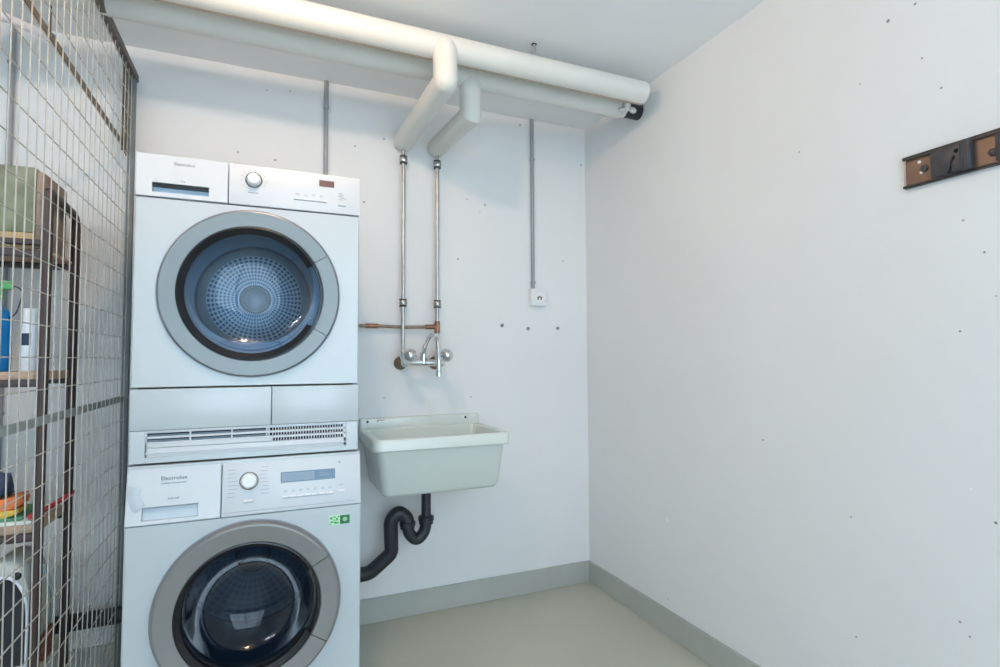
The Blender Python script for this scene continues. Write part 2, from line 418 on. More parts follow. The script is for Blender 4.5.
# control strip
m = MB(); plate_rect(m, X0, -.1085, 1.5845, ZD1, (-.296, -.157, 1.597, 1.624), F-.003, F+.021, tray=.018)
dr = m.build('water_drawer', 'whitep', t)
bx('handle_recess', 'bluegrey', dr, -.2955, -.1575, F+.0130, F+.0150, 1.5975, 1.614)
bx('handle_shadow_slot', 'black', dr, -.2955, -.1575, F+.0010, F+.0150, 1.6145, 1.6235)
m = MB(); m.box(-.1065, X1, F-.003, F+.021, 1.5845, ZD1, .003); cp = m.build('control_panel', 'whitep', t)
def knob(parent, x, y, z, r, mt='whitep'):
    m = MB(); m.lathe([(0, -.022), (r*.72, -.022), (r*.86, -.019), (r*.92, -.012), (r, -.004), (r*1.04, 0)], (x, y, z), 'Y', 36)
    k = m.build('program_knob', mt, parent)
    m = MB(); m.lathe([(r*1.05, -.0005), (r*1.22, -.0025), (r*1.22, 0), (r*1.05, 0)], (x, y, z), 'Y', 36, close_prof=True); m.build('knob_collar', 'silver', k)
    return k
k = knob(cp, -.041, F-.003, 1.660, .019, 'sockw')
bx('display', 'dispbrown', cp, .142, .186, F-.0045, F-.002, 1.664, 1.683)
def marks(parent, mt, lst, y, name='printed_mark'):
    m = MB()
    for (x, z, w, h) in lst: m.box(x-w/2, x+w/2, y-.0006, y+.0006, z-h/2, z+h/2)
    return m.build(name, mt, parent)
for i in range(4):
    bx('button', 'whitep', cp, .070+i*.0245, .091+i*.0245, F-.0065, F-.002, 1.6155, 1.6195, .001)
bx('button', 'whitep', cp, .199, .221, F-.0065, F-.002, 1.6095, 1.6135, .001)
marks(cp, 'greyline', [(.117, 1.6145, .096, .0016), (.210, 1.6085, .024, .0016), (-.042, 1.622, .028, .003),
   (.080, 1.630, .014, .0012), (.080, 1.634, .010, .0012), (.104, 1.629, .010, .0012), (.104,1.634,.007,.0012), (.126, 1.632, .010, .0012), (.126, 1.637, .006, .0014), (.148,1.631,.012,.0012), (.148,1.636,.006,.0014),
   (.206, 1.643, .014, .0012), (.206, 1.638, .018, .0012), (.214, 1.633, .02, .0012), (.206, 1.628, .014, .0012), (.205, 1.648, .010, .0012)], F-.0031)
tk = [(-.041+.034*math.cos(a), 1.660+.030*math.sin(a), .004, .0013) for a in [PI*.15*i for i in range(-1, 9)]]
for q in tk: marks(cp, 'greyline', [q], F-.0031, 'dial_mark')
text('brand_lettering', 'Electrolux', .0125, -.2185, F-.0034, 1.677, 'text', dr, sx=1.0)
text('drawer_lettering', '5kg', .008, -.222, F-.0034, 1.631, 'greyline', dr)
# door
ring = door_ring(t, cx+.003, cz, F, .2415, .194, .012, 'silver', .005, math.radians(31))
m = MB(); m.lathe([(.1935, .002), (.1935, -.012), (.189, -.013), (.174, .004), (.174, .014)], (cx, F, cz), 'Y', 90, math.radians(29), 2*PI-math.radians(29), close_prof=True)
m.build('door_gasket', 'black', ring)
m = MB(); m.lathe([(.1935, .002), (.1935, -.010), (.1895, -.010), (.1885, .002)], (cx, F, cz), 'Y', 40, -math.radians(28.5), math.radians(28.5), close_prof=True)
m.build('door_gasket', 'black', ring)
m = MB(); m.lathe([(.192, .003), (.186, .005), (.174, .012), (.165, .022), (.150, .034), (.135, .0425), (.120, .0495), (.105, .0545), (.09, .058), (.06, .062), (.03, .0635), (0, .064)], (cx, F, cz), 'Y', 90)
m.build('door_glass', 'glass_d', ring, smooth=80)
# drum
m = MB(); m.lathe([(.2, .0215), (.203, .04), (.205, .068)], (cx, F, cz), 'Y', 80); m.build('door_throat', 'drumwall', t, smooth=50)
m = MB(); m.lathe([(.176, .071), (.20, .074), (.272, .078), (.275, .10), (.275, .44), (.262, .470), (.200, .478)], (cx, F, cz+.029), 'Y', 80)
m.build('drum', 'drumwall', t, smooth=50)
m = MB(); m.lathe([(.200, .478), (.192, .474), (.185, .482), (.055, .482), (.050, .470), (.035, .462), (0, .460)], (cx, F, cz+.029), 'Y', 80)
m.build('drum_back', 'drumback', t, smooth=50)
m = MB(); m.box(-.175, .093, F+.052, F+.078, 1.135, 1.188, .006); m.build('lint_filter', 'lint', t)
# lower panels and grille
m = MB(); m.box(X0, .0150, F, F+.021, .9430, 1.0545, .002); m.build('filter_flap', 'white', t)
m = MB(); m.box(.0168, X1, F, F+.021, .9430, 1.0545, .002); m.build('condenser_flap', 'white', t)
m = MB(); plate_rect(m, X0, X1, ZD0+.001, .9425, (-.299, .229, .870, .9375), F, F+.021); m.build('grille_surround', 'white', t)
g = bx('grille_backing', 'dark', t, -.305, .235, F+.019, F+.0212, .868, .940)
m = MB()
for z0 in (.9105, .8955+.0165-.0165): m.box(-.2945, .004, F+.012, F+.018, z0, z0+.0052)
m.box(-.2945, .004, F+.012, F+.018, .9255, .9300)
m.build('air_vane', 'shadeplast', t)
m = MB()
for z0, z1 in ((.9345,.9375), (.9195,.9255), (.9045,.9105)): m.box(-.2988, .2288, F+.002, F+.018, z0, z1, .001)
m.box(-.2988, .018, F+.002, F+.018, .8955, .9047, .001)
m.box(-.2988, .2288, F+.002, F+.018, .8700, .8945, .001)
m.box(-.2988, .2288, F+.000, F+.018, .8790, .8840, .001)
m.box(.2215, .2288, F+.002, F+.018, .870, .9375)
m.box(-.2988, -.2945, F+.002, F+.018, .870, .9375)
for x in (-.192, -.088, .004, .010): m.box(x-.002, x+.002, F+.003, F+.018, .895, .935)
for i in range(27):
    x = .020+i*.0077; m.box(x-.0012, x+.0012, F+.003, F+.016, .893, .936)
m.build('ventilation_grille', 'whitep', t)

# ---- washer
FW = 1.717
XW0, XW1 = -.336, .270
t = thing('washing_machine', ((XW0+XW1)/2, 2.03, 0), 'white front-loading washing machine standing on the floor under the dryer', 'washing machine')
m = MB(); shell(m, XW0+.001, XW1-.001, FW+.022, 2.335, .015, .849); m.build('cabinet', 'white', t)
for (x, y) in ((-.28, 1.80), (.21, 1.80), (-.28, 2.27), (.21, 2.27)):
    MB().lathe([(0, 0), (.022, 0), (.022, .01), (.014, .014), (0, .016)], (x, y, 0), 'Z', 20).build('foot', 'black', t)
wx, wz = -.0335, .4385
m = MB(); plate_circle(m, XW0, XW1, .018, .6955, wx, wz, .200, FW, FW+.021); m.build('front_panel', 'white', t)
tilt = math.atan2(.024, .15)
def T4(): return Matrix.Translation((0, FW-.002, .6975)) @ Matrix.Rotation(-tilt, 4, 'X') @ Matrix.Translation((0, -(FW-.002), -.6975))
TP = T4()
def tp(x, dy, z): return TP @ Vector((x, FW-.002+dy, z))
def tilted(m): m.bm.transform(TP); return m
m = MB(); plate_rect(m, XW0, -.1115, .6975, .8465, (-.298, -.166, .7085, .7430), FW-.002, FW+.015, tray=.014); tilted(m)
dr = m.build('detergent_drawer', 'whitep', t)
m = MB(); m.box(-.2975, -.1665, FW+.008, FW+.0115, .7090, .7425); tilted(m).build('handle_recess', 'recess', dr)
m = MB(); m.box(-.2975, -.1665, FW+.000, FW+.0115, .7395, .7425); tilted(m).build('handle_lip', 'greyline', dr)
# round-cornered swirl on the left of the drawer front
m = MB(); m.lathe([(.076, 0), (.074, -.0010), (.060, -.0022), (.048, -.0008), (.046, 0)], (-.257, FW-.002, .782), 'Y', 30, PI*.92, PI*1.24, close_prof=True); tilted(m).build('drawer_swirl', 'swirl', dr)
m = MB(); m.box(-.1095, XW1, FW-.002, FW+.016, .6975, .8465, .003); tilted(m); cp = m.build('control_panel', 'whitep', t)
# cover strip between the leaning panel and the top
m = MB(); m.box(XW0+.001, XW1-.001, FW+.021, FW+.040, .835, .8492, .002); m.build('top_edge', 'white', t)
def tknob(x, z, r):
    m = MB(); m.lathe([(0, -.020), (r*.72, -.020), (r*.88, -.017), (r*.94, -.010), (r, -.003), (r*1.04, 0)], (x, FW-.002, z), 'Y', 36); tilted(m)
    k = m.build('program_knob', 'sockw', cp)
    m = MB(); m.lathe([(r*1.05, -.0005), (r*1.15, -.0025), (r*1.15, 0), (r*1.05, 0)], (x, FW-.002, z), 'Y', 36, close_prof=True); tilted(m).build('knob_collar', 'silver', k)
tknob(-.041, .790, .0215)
def tbox(name, mt, x0, x1, z0, z1, d=.0015, parent=None, bev=0, b=.0005):
    m = MB(); m.box(x0, x1, FW-.002-d, FW-.002+b, z0, z1, bev); return tilted(m).build(name, mt, parent or cp)
tbox('display', 'lcd', .046, .192, .7795, .8035)
tbox('display_frame', 'lcddark', .043, .195, .7765, .8065, .0008)
tbox('display_field', 'lcddark', .136, .1915, .7800, .8030, .0022)
tbox('display_segment', 'lcd', .150, .180, .789, .7915, .0026)
tbox('display_segment', 'lcd', .150, .172, .795, .7965, .0026)
tbox('start_button', 'sockw', -.054, -.030, .7335, .7395, .005, bev=.0015)
for i in range(7): tbox('button', 'sockw', .046+i*.0205, .0645+i*.0205, .7345, .7405, .005, bev=.0012)
tbox('button', 'sockw', .203, .222, .7375, .7425, .005, bev=.0012)
def tmarks(lst, mt='greyline', name='printed_mark', parent=None, d=.0008):
    m = MB()
    for (x, z, w, h) in lst: m.box(x-w/2, x+w/2, FW-.002-d, FW-.0015, z-h/2, z+h/2)
    return tilted(m).build(name, mt, parent or cp)
L1 = []
for i in range(8):
    L1.append((-.084+random.uniform(-.003,.003), .823-i*.0105, .018+random.uniform(0,.006), .0011))
    L1.append((.000+random.uniform(-.002,.004), .826-i*.0105, .017+random.uniform(0,.008), .0011))
for i in range(7): L1 += [(.057+i*.0205, .7505, .010, .0011), (.056+i*.0205, .7540, .007, .0011)]
L1 += [(.212, .757, .012, .0016), (.119, .7325, .140, .0013), (.0,.7295,.0001,.0001), (.208,.8235,.005,.005), (-.042,.7305,.026,.001)]
tmarks(L1)
tmarks([(.075, .7075, .36, .0010)])
def ttext(body, size, x, z, mt, parent, sx=1):
    p = tp(x, -.0008, z); return text('brand_lettering' if size > .012 else 'drawer_lettering', body, size, p.x, p.y, p.z, mt, parent, tilt=tilt, sx=sx)
ttext('Electrolux', .0145, -.226, .8105, 'text', dr, 1.05)
ttext('intelligent washing system', .0058, -.226, .8005, 'greyline', dr, 1.0)
ttext('iron aid', .0085, -.226, .7590, 'text', dr)
# energy sticker
s = bx('energy_sticker', 'pgreen', t, .178, .238, FW-.0012, FW+.0003, .640, .668)
bx('sticker_field', 'dgreen', s, .209, .237, FW-.0018, FW-.0006, .6415, .6670)
m = MB(); 
for a in range(4):
    m.box(-.0065, .0065, -.0006, .0006, -.0018, .0018, M4=Matrix.Translation((.223, FW-.0022, .655)) @ Matrix.Rotation(a*PI/4, 4, 'Y'))
m.build('sticker_star', 'pgreen', s)
marks(s, 'green', [(.1835,.661,.007,.007),(.193,.6635,.006,.004),(.200,.657,.005,.008),(.186,.650,.009,.004),(.196,.647,.007,.006),(.193,.655,.004,.004),(.203,.646,.004,.005),(.205,.664,.004,.004),(.182,.6435,.004,.004)], FW-.0015, 'sticker_pattern')
# door
ring = door_ring(t, wx+.002, wz, FW, .2415, .186, .026, 'silver2', .010, math.radians(31))
m = MB(); m.lathe([(.186, .002), (.186, -.020), (.182, -.021), (.170, -.010), (.168, .006)], (wx, FW, wz), 'Y', 90, math.radians(29), 2*PI-math.radians(29), close_prof=True)
m.build('door_gasket', 'black', ring)
m = MB(); m.lathe([(.186, .002), (.186, -.018), (.182, -.018), (.181, .002)], (wx, FW, wz), 'Y', 40, -math.radians(28.5), math.radians(28.5), close_prof=True)
m.build('door_gasket', 'black', ring)
m = MB(); m.lathe([(.184, -.004), (.176, .0), (.168, .008), (.160, .022), (.148, .044), (.132, .064), (.115, .079), (.095, .091), (.07, .100), (.04, .105), (0, .107)], (wx, FW, wz), 'Y', 90)
m.build('door_glass', 'glass_w', ring, smooth=80)
m = MB(); m.lathe([(.199, .003), (.192, .03), (.180, .066)], (wx, FW, wz), 'Y', 80); m.build('door_seal', 'seal', t, smooth=60)
m = MB(); m.lathe([(.180, .067), (.180, .070), (.235, .085), (.240, .10), (.240, .42), (.230, .44)], (wx, FW, wz), 'Y', 80)
m.build('drum', 'wdrum', t, smooth=50)
m = MB(); m.lathe([(.230, .44), (.06, .45), (.05, .43), (0, .42)], (wx, FW, wz), 'Y', 80); m.build('drum_back', 'wdrumback', t, smooth=50)
for a in (math.radians(90), math.radians(210), math.radians(330)):
    m = MB(); c, s_ = math.cos(a), math.sin(a)
    L = []
    for (y, k) in ((FW+.10, .6), (FW+.14, 1), (FW+.38, 1), (FW+.42, .6)):
        lp = []
        for (u, v) in ((-.030, 0), (-.012, .038*k), (.012, .038*k), (.030, 0)):
            rr = .239-v; lp.append(Vector((wx+c*rr-s_*u, y, wz+s_*rr+c*u)))
        L.append(lp)
    m.loops(L); m.build('drum_paddle', 'wdrum', t)

# ------------------------------------------------------------------ insulated pipes
YA, ZA, RA = 1.825, 2.237, .0460
YB, ZB, RB = 1.980, 2.240, .0445
def pipe_thing(name, loc, label): return thing(name, loc, label, 'pipe')
t = pipe_thing('insulated_pipe', (.5, YA, ZA), 'thick white insulated pipe nearest the camera under the ceiling, whose branch curves down')
m = MB(); m.tube([(LX+.0, YA, ZA), (1.432, YA, ZA)], RA, 36); m.build('insulation_jacket', 'pvc', t)
m = MB()
sa = math.radians(283)
for i in range(1):
    L = []
    for x in (LX, 1.432):
        L.append([Vector((x, YA+(RA+d)*math.cos(a), ZA+(RA+d)*math.sin(a))) for (a, d) in ((sa-.2,.0002),(sa-.2,.0012),(sa,.0014),(sa+.2,.0012),(sa+.2,.0002))])
    m.loops(L)
m.build('seam_tape', 'pvctape', t)
XA = .562
m = MB(); m.tube(fillet([(XA, YA+.012, ZA-.002), (XA, YA-.024, ZA-.014), (XA, YA-.034, ZA-.138), (XA-.008, 2.402, ZA-.127)], [0, .03, .006, 0]), .0425, 36); m.build('branch_jacket', 'pvc', t)
t2 = pipe_thing('insulated_pipe', (.7, YB, ZB), 'thick white insulated pipe behind the front one, with a mitred square branch')
m = MB(); m.tube([(LX+.0, YB, ZB), (1.43, YB, ZB)], RB, 36); m.build('insulation_jacket', 'pvc', t2)
m = MB(); m.tube([(1.428, YB, ZB), (1.446, YB, ZB)], .039, 24); m.build('foil_collar', 'foil', t2)
m = MB(); m.tube([(1.40, YB, ZB), (R+.01, YB, ZB)], .036, 24); m.build('bare_pipe', 'drain', t2)
XB = .722
m = MB(); m.tube([(XB, YB, ZB), (XB, YB, ZA-.152), (XB-.012, 2.402, ZA-.130)], .0425, 32); m.build('branch_jacket', 'pvc', t2)
m = MB(); m.ball((1.430, YB-.050, ZB-.014), .017, 1.1, .6, 1.2); m.ball((1.462, YB-.046, ZB-.024), .014, 1.3, .6, .9); m.ball((1.412, YB-.044, ZB-.030), .014, 1.5, .6, .8); 
tag(recenter(m.build('foil_scrap', 'foil', noise=.002)), 'crumpled silvery foil wrapped at the right end of the pipes', 'foil')
# hangers
def hanger(x, label):
    t = thing('pipe_hanger', (x, YA, H), label, 'pipe hanger')
    m = MB(); m.tube([(x, YA, ZA+RA+.001), (x, YA, H)], .006, 12); m.build('rod', 'steel', t)
    m = MB(); m.box(x-.009, x+.009, YA-.007, YA+.007, H-.004, H); m.build('plate', 'railedge', t)
hanger(.925, 'thin steel rod hanging the front pipe from the ceiling, right of the branches')

# ------------------------------------------------------------------ steel water pipes
YP = 2.392
def collar(m, x, z, r=.0185):
    m.lathe([(r*.5, -.012), (r*.86, -.0115), (r*1.0, -.006), (r*1.04, 0), (r*1.0, .006), (r*.86, .0115), (r*.5, .012)], (x, YP, z), 'Z', 24, close_prof=True)
def waterpipe(x, zb, label):
    t = thing('water_pipe', (x, YP, zb), label, 'pipe')
    m = MB(); m.tube([(x, YP, zb), (x, YP, ZA-.140)], .0085, 20); m.build('tube', 'steel', t)
    for z in (2.024, 1.381):
        m = MB(); collar(m, x, z); c = m.build('coupling', 'nut', t)
        for dz in (-.017, .012):
            m = MB(); m.lathe([(.0086, dz), (.0165, dz), (.0165, dz+.005), (.0086, dz+.005)], (x, YP, z), 'Z', 24, close_prof=True); m.build('seal_ring', 'darkrub', c)
    return t
waterpipe(.5535, 1.165, 'vertical steel water pipe on the left, straight down to the tap')
waterpipe(.7105, 1.300, 'vertical steel water pipe on the right, ending in the copper tee')
t = thing('copper_pipe', (.71, YP, 1.277), 'tarnished copper pipe running from behind the dryer to a tee', 'pipe')
m = MB(); m.tube([(.20, YP+.014, 1.277), (.45, YP+.012, 1.277), (.56, YP+.016, 1.274), (.70, YP, 1.277)], .0072, 16); m.build('tube', 'copper2', t)
m = MB(); m.tube([(.392, YP+.012, 1.277), (.447, YP+.012, 1.277)], .0105, 20); m.build('sleeve', 'copper', t)
m = MB(); m.tube([(.655, YP+.003, 1.2765), (.705, YP, 1.277)], .0105, 20); m.tube([(.7105, YP, 1.249), (.7105, YP, 1.303)], .0125, 20); m.build('tee', 'copper', t)
m = MB(); m.tube([(.7105, YP, 1.25), (.7105, YP, 1.16)], .0075, 16); m.build('drop_tube', 'steel', t)

# ------------------------------------------------------------------ wall mixer tap
t = thing('wall_tap', (.63, D, 1.115), 'chrome wall mixer tap with a swan-neck spout above the sink', 'tap')
m = MB()
m.tube([(.552, 2.335, 1.117), (.712, 2.335, 1.115)], .0150, 20)
for x in (.552, .712):
    m.ball((x, 2.335, 1.117), .020)
    m.tube([(x, 2.335, 1.117), (x, 2.28, 1.140)], [.017, .012], 20)
m.build('body', 'chrome', t)
for x in (.552, .712):
    m = MB(); m.lathe([(.0, -.030), (.010, -.028), (.021, -.020), (.0285, -.006), (.0285, .006), (.022, .018), (.014, .026), (0, .028)][::-1], (x, 2.255, 1.147), 'Y', 24)
    m.build('handle', 'chrome', t)
    m = MB(); m.tube([(x, D-.001, 1.114), (x, D-.012, 1.114), (x, D-.045, 1.115), (x, 2.345, 1.117)], [.030, .024, .017, .015], 22); m.build('wall_flange', 'rust', t)
for x in (.5535, .7105):
    m = MB(); m.tube([(x, YP, 1.172), (x, YP-.004, 1.15), (x, YP-.03, 1.125)], [.012, .015, .015], 16); m.build('union', 'chrome', t)
m = MB(); m.tube([(.632, 2.335, 1.112), (.632, 2.335, 1.135), (.632, 2.332, 1.160)], [.016, .0145, .012], 20)
sp = fillet([(.632, 2.333, 1.14), (.632, 2.322, 1.180), (.632, 2.225, 1.238), (.632, 2.120, 1.222), (.632, 2.105, 1.12), (.632, 2.104, 1.085)], [0, .05, .06, .05, .03, 0])
m.tube(sp, .0088, 18); m.build('spout', 'chrome', t)
m = MB(); m.lathe([(.006, -.020), (.0115, -.020), (.0115, -.004), (.0088, .004), (.006, .004)], (.632, 2.104, 1.083), 'Z', 20, close_prof=True); m.build('nozzle', 'chrome', t)

# ------------------------------------------------------------------ sink
def rrect(x0, x1, y0, y1, z, r, k=6):
    out = []
    for (cx_, cy_, a) in ((x1-r, y1-r, 0), (x0+r, y1-r, PI/2), (x0+r, y0+r, PI), (x1-r, y0+r, 1.5*PI)):
        for j in range(k+1): out.append(Vector((cx_+r*math.cos(a+PI/2*j/k), cy_+r*math.sin(a+PI/2*j/k), z)))
    return out
t = thing('utility_sink', (.655, D, .605), 'white wall-hung utility sink right of the washing machine', 'sink')
m = MB()
yb = D-.001
L = [rrect(.436,.864,2.125,yb-.03,.602,.03), rrect(.420,.882,2.108,yb-.012,.607,.03), rrect(.410,.892,2.098,yb-.006,.619,.03), rrect(.386,.906,2.072,yb,.778,.032), rrect(.383,.909,2.069,yb,.783,.032),
     rrect(.369,.922,2.054,yb,.785,.034), rrect(.366,.926,2.050,yb,.790,.036), rrect(.366,.926,2.050,yb,.825,.036), rrect(.369,.923,2.053,yb,.831,.036),
     rrect(.375,.917,2.059,yb-.002,.833,.034), rrect(.393,.899,2.077,yb-.030,.831,.03), rrect(.398,.894,2.082,yb-.036,.823,.03), rrect(.430,.868,2.116,yb-.048,.645,.04), rrect(.450,.850,2.140,yb-.066,.633,.04), rrect(.605,.66,2.26,2.32,.629,.02)]
m.loops(L, False, True); m.build('basin', 'sinkc', t)
m = MB(); m.box(.372, .922, D-.022, D-.0005, .80, .878, .009, 3); bs = m.build('splashback', 'sinkc', t)
for (x, z) in ((.405, .862), (.852, .862)): MB().ball((x, D-.022, z), .0055, 1, .5, 1).build('screw', 'railedge', bs)
for q in ((.462,.866,.036,.004),(.447,.862,.006,.006)): marks(bs, 'redmark', [q], D-.0222, 'printed_mark')
MB().lathe([(0, .004), (.022, .004), (.028, 0), (.028, -.003)], (.632, 2.29, .632), 'Z', 24).build('drain_grate', 'chrome', t)
# drain trap
t = thing('drain_pipe', (.5, 2.33, .21), 'black plastic waste pipe with an S-bend trap under the sink', 'pipe')
xo, yo = .632, 2.29
m = MB(); m.tube([(xo, yo, .612), (xo, yo, .48), (xo, yo, .445)], [.0205, .0205, .0235], 24)
m.tube([(xo, yo, .618), (xo, yo, .585)], [.030, .024], 24); m.build('tailpiece', 'drain', t)
def nutz(p, r, h, n=20): 
    m = MB(); m.lathe([(r*.7, -h), (r, -h*.9), (r, -h*.2), (r*1.1, -h*.1), (r*1.1, h*.8), (r*.7, h)], p, 'Z', n, close_prof=True); return m
nutz((xo, yo, .452), .030, .018).build('slip_nut', 'drain', t)
ub = fillet([(xo, yo, .452), (xo-.004, yo, .405), (xo-.040, yo, .368), (xo-.076, yo, .405), (xo-.080, yo, .448)], [0, .045, .05, .045, 0])
m = MB(); m.tube(ub, .0245, 24); m.build('trap_bend', 'drain', t)
nutz((xo-.080, yo, .440), .030, .016).build('slip_nut', 'drain', t)
out = fillet([(xo-.080, yo, .445), (xo-.084, yo+.002, .470), (xo-.118, yo+.004, .498), (xo-.150, yo+.006, .465), (xo-.143, yo+.015, .328), (xo-.230, yo+.035, .252), (xo-.36, yo+.055, .243), (-.70, 2.375, .222), (-1.6, 2.375, .214)], [0,.04,.05,.05,.02,.02,.03,.03,0])
m = MB(); m.tube(out, .0290, 24); m.build('outlet_tube', 'drain', t)

# ------------------------------------------------------------------ conduits, socket, wall plugs
def conduit(x, z0, label, w=.011):
    t = thing('cable_conduit', (x, D, z0), label, 'conduit')
    m = MB(); m.tube([(x, D-w*.9, z0), (x, D-w*.9, H)], w*.85, 16); m.build('tube', 'conduit', t)
    z = z0+.03
    while z < H:
        m = MB(); m.box(x-.011, x+.011, D-.0215, D, z-.006, z+.006, .002); m.build('clip', 'conduit', t); z += .62
    return t
conduit(.223, .95, 'grey cable conduit running up the wall from behind the dryer')
conduit(1.213, 1.478, 'grey cable conduit running from the ceiling down to the wall socket')
conduit(-.845, .3, 'grey cable conduit on the wall seen through the wire mesh')
t = thing('wall_socket', (1.235, D, 1.39), 'small white surface-mounted wall socket at the end of the grey conduit', 'socket')
m = MB(); m.box(1.193, 1.277, D-.036, D, 1.392, 1.476, .006, 3); m.build('housing', 'sockw', t)
m = MB(); m.lathe([(.026,.0),(.030,-.003),(.033,0)], (1.235, D-.036, 1.436), 'Y', 30); m.build('socket_rim', 'sockw', t)
for (x, z) in ((1.228,1.432),(1.246,1.432),(1.228,1.424),(1.244,1.424),(1.237,1.436)): MB().lathe([(0,-.0006),(.0045,-.0006),(.0045,.001)], (x, D-.0365, z), 'Y', 12).build('pin_hole', 'railedge', t)
pg = None
for i, (x, z, lb) in enumerate(((1.048, 1.292, 'small grey wall plug at the left of the row of three below the socket'), (1.188, 1.280, 'small grey wall plug straight below the socket'), (1.355, 1.284, 'small grey wall plug at the right of the row of three below the socket'))):
    m = MB(); m.lathe([(0, -.004), (.004, -.004), (.0065, -.008), (.008, -.006), (.0085, .001)], (x, D, z), 'Y', 14)
    if i == 0: m.tube([(x+.006, D-.001, z+.012), (x+.001, D-.006, z)], .0025, 8)
    o = m.build('wall_plug', 'conduit'); tag(recenter(o), lb, 'wall plug', 'wall plugs below the socket')

# ------------------------------------------------------------------ rail on the right wall
t = thing('wall_rail', (R, .6, 1.61), 'bronze metal wall rail with dark clips on the right wall', 'rail')
ya, yb_ = .10, .879
m = MB(); m.box(R-.006, R, ya, yb_, 1.570, 1.648); m.build('back_plate', 'bronze', t)
m = MB(); m.box(R-.014, R, ya, yb_, 1.6445, 1.6485, .001); m.box(R-.014, R-.012, ya, yb_, 1.640, 1.6485); m.build('top_flange', 'railedge', t)
m = MB(); m.box(R-.014, R, ya, yb_, 1.5680, 1.5720, .001); m.box(R-.014, R-.012, ya, yb_, 1.5680, 1.574); m.build('bottom_flange', 'railedge', t)
m = MB(); m.box(R-.0075, R-.003, yb_-.004, yb_+.0005, 1.568, 1.650); m.build('end_edge', 'galv', t)
def clipblock(y, label=None):
    m = MB(); m.box(R-.013, R-.005, y, y+.080, 1.576, 1.644, .001)
    m.box(R-.027, R-.010, y-.010, y+.014, 1.573, 1.643, .002)
    for i in range(4): m.box(R-.029, R-.012, y-.008+i*.006, y-.0055+i*.006, 1.577, 1.639, .0008)
    m.box(R-.024, R-.012, y+.012, y+.030, 1.574, 1.604, .003)
    m.tube([(R-.016, y+.030, 1.616), (R-.020, y+.036, 1.594), (R-.016, y+.046, 1.574)], .003, 8)
    c = m.build('clip', 'clip', t)
    m = MB(); m.ball((R-.014, y+.024, 1.627), .005, .5); m.build('rivet', 'dark', c)
clipblock(.735); clipblock(.603); clipblock(.40); clipblock(.25)
for (y, z, mt) in ((.843, 1.628, 'sockw'), (.839, 1.600, 'sockw')):
    MB().ball((R-.007, y, z), .0042, .4).build('rivet', mt, t)
for (y, z) in ((.832, 1.608), (.690, 1.600)):
    m = MB(); m.lathe([(0, -.004), (.004, -.006), (.0095, -.004), (.010, 0)], (R-.006, y, z), 'X', 6); m.build('bolt', 'railedge', t)

# ------------------------------------------------------------------ wire mesh partition
XM = -.475
t = thing('wire_mesh_partition', (XM, 1.1, 0), 'galvanised wire mesh partition left of the stacked machines', 'partition')
m = MB()
y = 2.372; yend = -.9
while y > yend:
    off = 0.0
    m.tube([(XM, y, .03), (XM+.003, y+.004, .5), (XM, y, .985), (XM, y, 2.212)], .0015, 6)
    y -= .0485
k = -12
while True:
    z = .992+.0745*k
    if z > 2.2: break
    if k != 0: m.tube([(XM-.004, yend, z), (XM-.004, 2.40, z)], .0015, 6)
    k += 1
m.build('wire_grid', 'galv', t)
m = MB(); m.box(XM-.011, XM-.007, yend, 2.40, .982, 1.003); m.build('middle_bar', 'galvbar', t)
m = MB(); m.box(XM-.012, XM-.007, yend, 2.355, 1.898, 1.916); m.build('upper_bar', 'rustbar', t)
m = MB(); m.box(XM-.012, XM+.010, yend, D, 2.196, 2.222, .001); m.build('top_bar', 'rustbar', t)
for yy in (2.300, 2.330, 2.362):
    m = MB(); m.box(XM-.012, XM-.006, yy-.006, yy+.006, 1.885, 2.20); m.build('stiffener', 'rustbar', t)
m = MB(); m.box(XM-.014, XM+.006, 2.398, D-.010, .0, 2.198, .001); m.build('end_post', 'postgrey', t)
m = MB(); m.box(XM-.014, XM+.006, yend-.03, yend, .0, 2.222, .001); m.build('end_post', 'galvbar', t)

# ------------------------------------------------------------------ rack and its contents in the cage
RX, RY0, RY1, RXL = -.602, 2.005, 2.262, -1.30
t = thing('storage_rack', (-.95, 2.13, 0), 'brown tubular storage rack with board shelves behind the wire mesh', 'rack')
def endframe(x):
    m = MB(); m.tube(fillet([(x, RY0, .0), (x, RY0, 1.636), (x, RY1, 1.620), (x, RY1, .0)], [0, .012, .05, 0]), .0135, 16); m.build('end_frame', 'rackp', t)
endframe(RX); endframe(RXL)
for (z, top) in ((1.455, 'ply'), (1.075, 'ply'), (.632, 'ply'), (.205, 'plank')):
    m = MB(); zt = z+.003
    m.box(RXL-.010, RX-.004, RY0+.012, RY1-.012, z, z+(.026 if z < 1.4 else .010), .002); sh = m.build('shelf', top, t)
    m = MB(); m.box(RXL, RX, RY0-.010, RY0+.0115, z-.018, z+.004, .002)
    m.box(RXL, RX, RY1-.0115, RY1+.006, z-.018, z+.004, .002)
    if z > 1.4: m.box(RXL, RX, RY0-.010, RY0+.0115, z+.018, z+.034, .002)
    m.build('shelf_rail', 'rackp', t)
# box on the top shelf
ZS = 1.4655
t = thing('storage_box', (-.83, 2.13, ZS), 'mottled green box with a brown side on the top shelf of the rack', 'box')
m = MB(); m.box(-1.03, -.640, 2.030, 2.245, ZS+.048, 1.712, .006); m.build('carton', 'greenbox', t)
m = MB(); m.box(-.6405, -.6225, 2.032, 2.240, ZS+.002, 1.700, .004); m.build('side_flap', 'boxbrown', t)
m = MB(); m.box(-1.03, -.641, 2.028, 2.245, ZS, ZS+.0475, .003); m.build('base_strip', 'boxtan', t)
